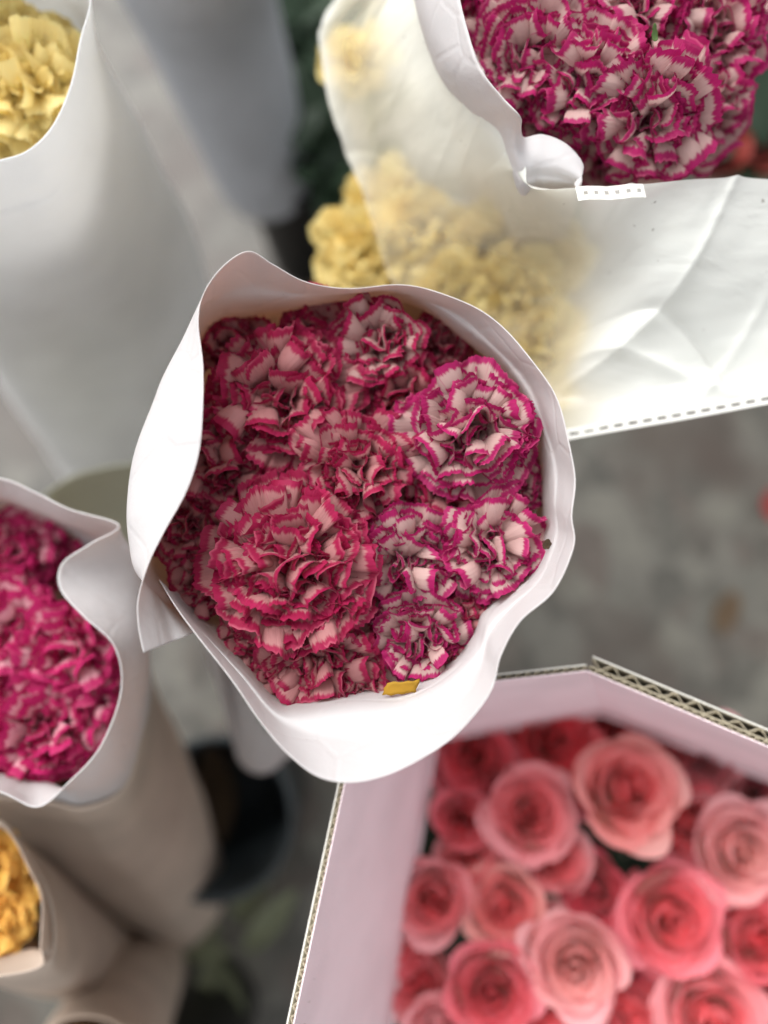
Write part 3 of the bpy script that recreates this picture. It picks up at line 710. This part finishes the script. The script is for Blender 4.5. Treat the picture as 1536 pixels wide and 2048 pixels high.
# ------------------------------------------------------------------ box of roses
def rose_petal_mesh(seed, q):
    """unit rose petal; q 0 heart .. 1 outermost"""
    r = np.random.RandomState(seed); nu, nv = 16, 12
    u = np.linspace(-1, 1, nu + 1)[:, None]; v = np.linspace(0, 1, nv + 1)[None, :]
    half = rad(115 - 55 * q)
    top = 1 - (.10 + .16 * q) * np.abs(u) ** 2.4 + .05 * np.sin(3.3 * u + r.uniform(0, 6)) + .02 * np.sin(8 * u + r.uniform(0, 6))
    s = v * top
    rho = .03 + .80 * q ** .9
    bulge = .35 + .65 * smooth01(s, 0, .55)
    rr = rho * bulge - (1 - q) * .05 * smooth01(s, .6, 1)
    lip = smooth01(s, .66, 1.0) * (.02 + .20 * q ** 1.2) * (1 + .6 * np.sin(2.6 * u + r.uniform(0, 6)))
    rr = rr + lip + .05 * (q + .1) * u + .06 * (.3 + q) * np.sin(2.7 * u + r.uniform(0, 6)) * s
    H = 1.22 - .28 * q + .10 * np.sin(q * 3.1)
    zz = -.95 + s * H + (.12 - .05 * q) - (smooth01(s, .80, 1.0) ** 1.5) * (.12 * q ** 1.4)
    zz = zz + .04 * np.sin(2.5 * u + r.uniform(0, 6)) * s
    th = u * half
    V = np.stack([rr * np.sin(th), rr * np.cos(th), zz], -1).reshape(-1, 3)
    uv = np.stack([np.broadcast_to(u * .5 + .5, s.shape), np.broadcast_to(v, s.shape)], -1).reshape(-1, 2)
    m = mesh('rose_petal', V, grid_faces(nu + 1, nv + 1), uv); m.materials.append(M_ROSE); return m
NR = 12
RB = [[rose_petal_mesh(10 * k + j, k / (NR - 1)) for j in range(5)] for k in range(NR)]
RCAL = tube_mesh('calyx', [(.05, -1.6), (.10, -1.2), (.30, -.98), (.42, -.75), (.50, -.5)]); RCAL.materials.append(M_GREEN)
def rose(px, py, z, rpx, label, heart, rim, seed, tx=0, ty=0, tilt=0, closed=0.0, group='coral roses in the pink box'):
    rng = random.Random(seed)
    c = Vector(P(px, py, z)); R = rpx * depth(px, py, z) / FPX
    ax = (Vector((0, 0, 1)) * .6 + (Vector((0, 0, CAM_Z)) - c).normalized() * .4).normalized()
    if tilt: ax = (ax * math.cos(rad(tilt)) + Vector((tx, ty, 0)).normalized() * math.sin(rad(tilt))).normalized()
    root = empty('rose', c - ax * .95 * R, label, 'flower', group)
    root.rotation_mode = 'QUATERNION'; root.rotation_quaternion = ax.to_track_quat('Z', 'Y') @ Euler((0, 0, rng.uniform(0, 6.28))).to_quaternion()
    n = 25
    for i in range(n):
        q = (i + .1) / n
        k = min(NR - 1, int(q * NR * (1 - .25 * closed)))
        phi = i * 2.2 + rng.uniform(-.25, .25)
        sc = R * rng.uniform(.95, 1.05)
        mt = Matrix.Translation((0, 0, .95 * R * .01)) @ Matrix.Rotation(phi, 4, 'Z') @ Matrix.Rotation(rad(rng.uniform(-9, 7)), 4, 'X') @ Matrix.Rotation(rad(rng.uniform(-7, 7)), 4, 'Y') @ Matrix.Diagonal((sc, sc, sc * rng.uniform(.95, 1.05), 1))
        o = link('petal', rng.choice(RB[k]), None, root, mt, rel=False)
        f = min(1, max(0, q ** 1.2 + rng.uniform(-.12, .12)))
        o.color = tuple(heart[j] * (1 - f) + rim[j] * f for j in range(3)) + (1,)
    link('calyx', RCAL, None, root, Matrix.Translation((0, 0, .95 * R * .01)) @ Matrix.Scale(R, 4), rel=False)
    return root
DEEP, CORAL, PINK, PALE, PEACH = (.86, .06, .10), (.94, .17, .20), (.97, .31, .37), (.97, .50, .53), (.97, .55, .51)
roses = [
    (925, 1640, 56, 72, 'small rosebud with a deep red heart, nearest the left flap', DEEP, PINK, .6, 0, 0, 0),
    (1062, 1625, 57.5, 98, 'tall coral rose with pale outer petals, upper middle of box', CORAL, PALE, 0, 0, .3, 8),
    (1258, 1580, 58.5, 112, 'largest rose, cream-backed and tilted, below the box corner', CORAL, PEACH, 0, .2, .3, 14),
    (1385, 1640, 55, 90, 'plain pink rose half behind the largest one', CORAL, PINK, 0, .3, .1, 6),
    (1490, 1705, 57.5, 100, 'pale pink rose with peach heart at the right edge', PEACH, PALE, 0, .1, 0, 4),
    (868, 1800, 56.5, 82, 'peach rose leftmost in the middle row of box', CORAL, PALE, 0, -.1, 0, 4),
    (1010, 1815, 56.5, 84, 'peach rose second from left in the middle row', CORAL, PEACH, 0, 0, 0, 0),
    (1185, 1785, 55.5, 86, 'dark pink half-closed rose between paler ones', (.78, .06, .12), (.90, .18, .25), .6, -.5, 0, 14),
    (1345, 1840, 57.5, 110, 'broad bright pink rose fully open in the right half', CORAL, PINK, 0, 0, 0, 0),
    (1515, 1880, 57, 90, 'bright coral rose cut by the right edge', (.8, .05, .07), PINK, 0, .2, 0, 6),
    (1150, 1930, 58, 104, 'pale peach-pink rose with pointed petals, lower middle', PEACH, PALE, 0, -.1, 0, 4),
    (985, 1985, 57.5, 96, 'coral-red rose at the bottom edge, left of the pale one', (.74, .04, .07), PINK, 0, 0, 0, 4),
    (835, 1965, 55.5, 84, 'pink and cream rose against the left flap at the bottom', DEEP, PALE, 0, -.6, 0, 16),
    (1265, 2020, 56, 92, 'pink rose at the bottom edge under the broad open one', CORAL, PINK, 0, .1, -.2, 6),
    (1430, 2040, 57.5, 112, 'pale coral rose at the bottom right', CORAL, PALE, 0, 0, -.1, 4),
    (880, 2060, 57, 70, 'small pale rose cut by the bottom edge', PALE, PALE, .3, 0, 0, 0),
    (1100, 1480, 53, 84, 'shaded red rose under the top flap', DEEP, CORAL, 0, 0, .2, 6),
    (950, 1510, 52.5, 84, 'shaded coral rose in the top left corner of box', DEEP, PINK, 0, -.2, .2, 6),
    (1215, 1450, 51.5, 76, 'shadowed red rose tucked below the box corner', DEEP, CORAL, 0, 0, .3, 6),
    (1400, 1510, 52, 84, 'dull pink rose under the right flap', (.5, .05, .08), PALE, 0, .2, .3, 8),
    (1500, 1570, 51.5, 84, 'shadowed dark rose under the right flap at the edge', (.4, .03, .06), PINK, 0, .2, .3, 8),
    (1100, 2090, 55, 90, 'rose cut off below the pale peach-pink one', CORAL, PINK, 0, 0, 0, 0),
    (1480, 1790, 53, 70, 'low pink rose squeezed at the right edge', CORAL, PINK, .3, 0, 0, 0),
    (1110, 1720, 53, 70, 'low cream-pink rose in the gap below the tall one', CORAL, PALE, .3, 0, 0, 0),
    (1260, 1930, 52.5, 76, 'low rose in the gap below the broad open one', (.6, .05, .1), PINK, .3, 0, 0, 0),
    (790, 1880, 52.5, 70, 'low coral rose in the gap beside the left flap', CORAL, PINK, .3, 0, 0, 0),
    (1080, 2020, 53, 70, 'low pink rose between the two biggest at the bottom', CORAL, PINK, .3, 0, 0, 0),
    (940, 1720, 53, 70, 'low pale rose in the gap below the deep-hearted bud', CORAL, PALE, .3, 0, 0, 0),
    (1440, 1760, 52.5, 76, 'low coral rose below the plain pink one', CORAL, PINK, .3, 0, 0, 0),
    (1090, 1870, 52.5, 70, 'low peach rose between the middle row and the pale pointed one', CORAL, PALE, .3, 0, 0, 0),
    (1330, 1480, 51.5, 76, 'shadowed coral rose under the right flap near the corner', CORAL, PINK, .3, 0, 0, 0),
    (1160, 1560, 52, 70, 'low coral rose in the gap left of the largest one', CORAL, PINK, .3, 0, 0, 0),
    (1580, 2000, 56, 90, 'rose at the lower right corner, mostly out of the photo', CORAL, PINK, 0, 0, 0, 0),
]
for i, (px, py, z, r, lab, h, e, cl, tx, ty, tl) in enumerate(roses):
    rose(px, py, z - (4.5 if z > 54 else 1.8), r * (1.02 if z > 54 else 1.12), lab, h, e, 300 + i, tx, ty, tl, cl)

bx = empty('flower_box', P(1150, 1800, 38), 'pink-lined corrugated cardboard box with flared flaps, full of roses', 'box')
def board(name, T0, T1, B0, B1, layers, n_out, label=None):
    """flap from rim T0-T1 to hinge B0-B1; layers: list of (kind, offset0, offset1, period)"""
    T0, T1, B0, B1 = map(np.array, (T0, T1, B0, B1))
    n = np.cross(T1 - T0, B0 - T0); n /= np.linalg.norm(n)
    if np.dot(n, n_out) < 0: n = -n
    L = np.linalg.norm(T1 - T0)
    root = None
    for li, (kind, o0, o1, per, drop) in enumerate(layers):
        V = []; F = []
        if kind in ('lining', 'liner'):
            for t, b in ((T0, B0), (T1, B1)):
                e = (b - t) / np.linalg.norm(b - t)
                for o in (o0, o1): V += [t + e * drop + n * o, b + n * o]
            # 0 t0o0 1 b0o0 2 t0o1 3 b0o1 4.. same for 1
            F = [(0, 1, 5, 4), (2, 6, 7, 3), (0, 4, 6, 2), (1, 3, 7, 5), (0, 2, 3, 1), (4, 5, 7, 6)]
            o = link('lining' if kind == 'lining' else 'liner', mesh(name, V, F, smooth=False), M_BOX_IN if kind == 'lining' else (M_LINER if per else M_KRAFT), bx)
        else:
            k = max(2, int(L / per * 8)); deep = 1.6
            for i in range(k + 1):
                s = i / k; ph = (s * L / per) % 1; h = abs(2 * ph - 1); h = .5 - .5 * math.cos(math.pi * h)
                h = (h * .6 + abs(2 * ph - 1) * .4) * (.86 + .14 * math.sin(s * L * 1.7)) + .05 * math.sin(i * 2.7)
                t = T0 + (T1 - T0) * s; b = B0 + (B1 - B0) * s; e = (b - t) / np.linalg.norm(b - t)
                V += [t + e * (drop + .04 * math.sin(i * 1.9)) + n * (o0 + (o1 - o0) * h), t + e * deep + n * (o0 + (o1 - o0) * h)]
            F = [(2 * i, 2 * i + 1, 2 * i + 3, 2 * i + 2) for i in range(k)]
            link('fluting', mesh(name, V, F), M_KRAFT, bx, solid=.04)
ZR, ZB = 67.0, 51.0
c_bl, c_tl, c_tr, c_r = P(560, 2180, ZR), P(728, 1392, ZR), P(1175, 1343, ZR), P(1620, 1530, ZR)
h_bl, h_tl, h_tr, h_r = P(765, 2150, ZB), P(872, 1478, ZB), P(1206, 1428, ZB), P(1640, 1600, ZB)
thin = [('lining', 0, .05, 0, 0), ('fluting', .06, .26, .42, .03), ('liner', .27, .33, 1, .02)]
thick = [('lining', 0, .05, 0, 0), ('fluting', .06, .22, .40, .05), ('liner', .23, .29, 0, .03), ('fluting', .30, .66, .95, .03), ('liner', .67, .73, 1, .02)]
board('flap', c_bl, c_tl, h_bl, h_tl, thin, np.array([-1, 0, 0]))
board('flap', c_tl, c_tr, h_tl, h_tr, thin, np.array([0, 1, 0]))
board('flap', c_tr, c_r, h_tr, h_r, thick, np.array([.3, 1, 0]))
# lower walls and floor of the box
def quadmesh(name, pts, mat, par, solid=0): return link(name, mesh(name, pts, [(0, 1, 2, 3)], smooth=False), mat, par, solid=solid)
dn = np.array([0, 0, -18.0])
for a, b in ((h_bl, h_tl), (h_tl, h_tr), (h_tr, h_r)):
    quadmesh('wall', [a + np.array([0, 0, -.05]), b + np.array([0, 0, -.05]), b + dn, a + dn], M_BOX_IN, bx, .3)
quadmesh('bottom', [h_bl + dn, h_tl + dn, h_tr + dn, h_r + dn], M_KRAFT, bx, .3)
q = h_r + dn; p2 = h_bl + dn
quadmesh('bottom', [p2 + np.array([0, 0, -.4]), q + np.array([0, 0, -.4]), q + np.array([8, -25, -.4]), p2 + np.array([8, -8, -.4])], M_KRAFT, bx, .3)

# ------------------------------------------------------------------ things in the gaps below
BOX_LEAVES = True
def leaf_mesh(name, L, W, curl, seed, blunt=0):
    r = np.random.RandomState(seed); nu, nv = 6, 12
    u = np.linspace(-1, 1, nu + 1)[:, None]; v = np.linspace(0, 1, nv + 1)[None, :]
    wd = W * np.sin(np.pi * np.clip(v * .96 + .02, 0, 1)) ** (.8 if not blunt else .35) * (1 + blunt * (.25 * np.sin(4 * v + 1) + .10 * np.sin(17 * v)))
    x = u * wd; y = v * L * np.ones_like(u); z = curl * L * v ** 2 + .25 * wd * np.abs(u) + .05 * L * np.sin(5 * v + r.uniform(0, 6)) * np.ones_like(u)
    return mesh(name, np.stack([x, y, z], -1).reshape(-1, 3), grid_faces(nu + 1, nv + 1))
def leaf_clump(px, py, z, n, L, W, mat, label, seed, cat='foliage', group=None, up=.5):
    rng = random.Random(seed)
    root = empty('leafy_stems', P(px, py, z), label, cat, group)
    ms = [leaf_mesh('leaf', L, W, c, seed + i) for i, c in enumerate((-.35, -.15, .05))]
    for m in ms: m.materials.append(mat)
    for i in range(n):
        mt = (Matrix.Translation((rng.uniform(-.5, .5) * L * .01, rng.uniform(-.5, .5) * L * .01, rng.uniform(0, 1) * L * up * .01)) @ Matrix.Rotation(rng.uniform(0, 6.28), 4, 'Z')
              @ Matrix.Rotation(rad(rng.uniform(-10, 60)), 4, 'X') @ Matrix.Scale(rng.uniform(.7, 1.2), 4))
        link('leaf', rng.choice(ms), None, root, mt, rel=False)
    return root
def bucket(px, py, z0, rpx, h, mat, label):
    c = P(px, py, z0); R = rpx * depth(px, py, z0 + h) / FPX
    root = empty('bucket', c, label, 'bucket')
    m = tube_mesh('bucket', [(.0, .3), (R * .78, .3), (R * .96, h - .6), (R * .98, h), (R * 1.06, h), (R * 1.06, h - 1.2), (R * 1.0, h - 1.2), (R * .82, 0), (0, 0)], 48)
    link('shell', m, mat, root, rel=False)
    return root
for i, (px, py, lab) in enumerate(((1000, 1620, 'dark rose leaves under the upper left roses in the box'), (1300, 1720, 'dark rose leaves under the roses right of the box middle'), (950, 1900, 'dark rose leaves under the lower left roses in the box'),
                                  (1220, 1960, 'dark rose leaves under the lowest roses in the box'), (1450, 1900, 'dark rose leaves under the right edge roses in the box'), (1300, 1560, 'dark rose leaves under the box corner'))):
    leaf_clump(px, py, 39, 16, 6.5, 2.0, M_DKGREEN, lab, 40 + i, group='rose leaves inside the box', up=.3)
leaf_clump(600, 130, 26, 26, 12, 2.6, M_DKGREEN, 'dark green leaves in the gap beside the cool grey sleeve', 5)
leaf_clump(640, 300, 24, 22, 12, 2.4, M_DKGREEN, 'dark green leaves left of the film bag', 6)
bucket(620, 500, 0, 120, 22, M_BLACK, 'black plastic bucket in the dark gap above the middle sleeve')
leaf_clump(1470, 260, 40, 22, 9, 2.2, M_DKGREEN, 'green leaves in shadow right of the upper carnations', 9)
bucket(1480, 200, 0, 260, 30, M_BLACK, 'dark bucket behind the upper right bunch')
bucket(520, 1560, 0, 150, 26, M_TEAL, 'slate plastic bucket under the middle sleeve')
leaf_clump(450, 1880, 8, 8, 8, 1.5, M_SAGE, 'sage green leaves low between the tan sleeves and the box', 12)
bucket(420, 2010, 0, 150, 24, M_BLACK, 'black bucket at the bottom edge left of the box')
for i, (px, py, z, r, lab) in enumerate(((1440, 300, 44, 60, 'dark red rose in shadow right of the upper bunch'), (1530, 270, 42, 60, 'dull red rose at the right edge under the leaves'))):
    rose(px, py, z, r, lab, (.3, .02, .02), (.45, .06, .04), 500 + i, group='red roses in the shadow at the right')
def scrap(px, py, z, L, W, ang, mat, name, label, cat, curl=.1, tilt=(0, 0)):
    m = leaf_mesh(name, L, W, curl, 3, 1 if 'scrap' in name else 0); m.materials.append(mat)
    o = bpy.data.objects.new(name, m); COL.objects.link(o); o.location = tuple(P(px, py, z) * .01)
    o.rotation_euler = (tilt[0], tilt[1], rad(ang)); s = o.modifiers.new('thickness', 'SOLIDIFY'); s.thickness = .00015
    return tag(o, label, cat)
V = []; F = []
for a in range(9):
    for b in range(5):
        u_, v_ = a / 8, b / 4
        V.append((1.28 * u_ + .22 * v_ + .03 * math.sin(b * 2.3 + a), .52 * v_ + .10 * u_ + .03 * math.sin(a * 2.1 + b), .09 * math.sin(2.6 * u_) + .10 * (v_ - .5) ** 2 + .02 * math.sin(7 * u_ + 3 * v_)))
so_ = link('petal_scrap', mesh('petal_scrap', V, grid_faces(9, 5)), M_OCHRE, solid=.02)
so_.location = tuple(P(764, 1390, 70.75) * .01); so_.rotation_euler = (rad(24), rad(-4), rad(2))
tag(so_, 'ochre yellow petal scrap lying at the bottom of the middle bunch', 'petal')
scrap(1094, 1098, 71.6, .5, .16, 10, M_BROWN, 'petal_scrap', 'tiny brown scrap stuck to the right wall of the middle sleeve', 'petal', .3, (.6, 0))
scrap(1312, 82, 75.8, .55, .11, 20, M_GREEN, 'leaf_scrap', 'tiny green scrap on the upper right carnations', 'leaf', .4, (.3, 0))
scrap(1440, 1270, .6, 6, 1.6, -20, M_BROWN, 'fallen_leaf', 'brown fallen leaf on the terrazzo below the film bag', 'leaf', .1)
scrap(440, 1690, 14, 11, 2.0, 5, M_BROWN, 'fallen_leaf', 'orange-brown leaf caught in the gap under the middle sleeve', 'leaf', .2)
scrap(1548, 1040, .6, 4, 1.3, 5, M_RED, 'fallen_petal', 'red petal on the terrazzo at the right edge', 'petal', .1)
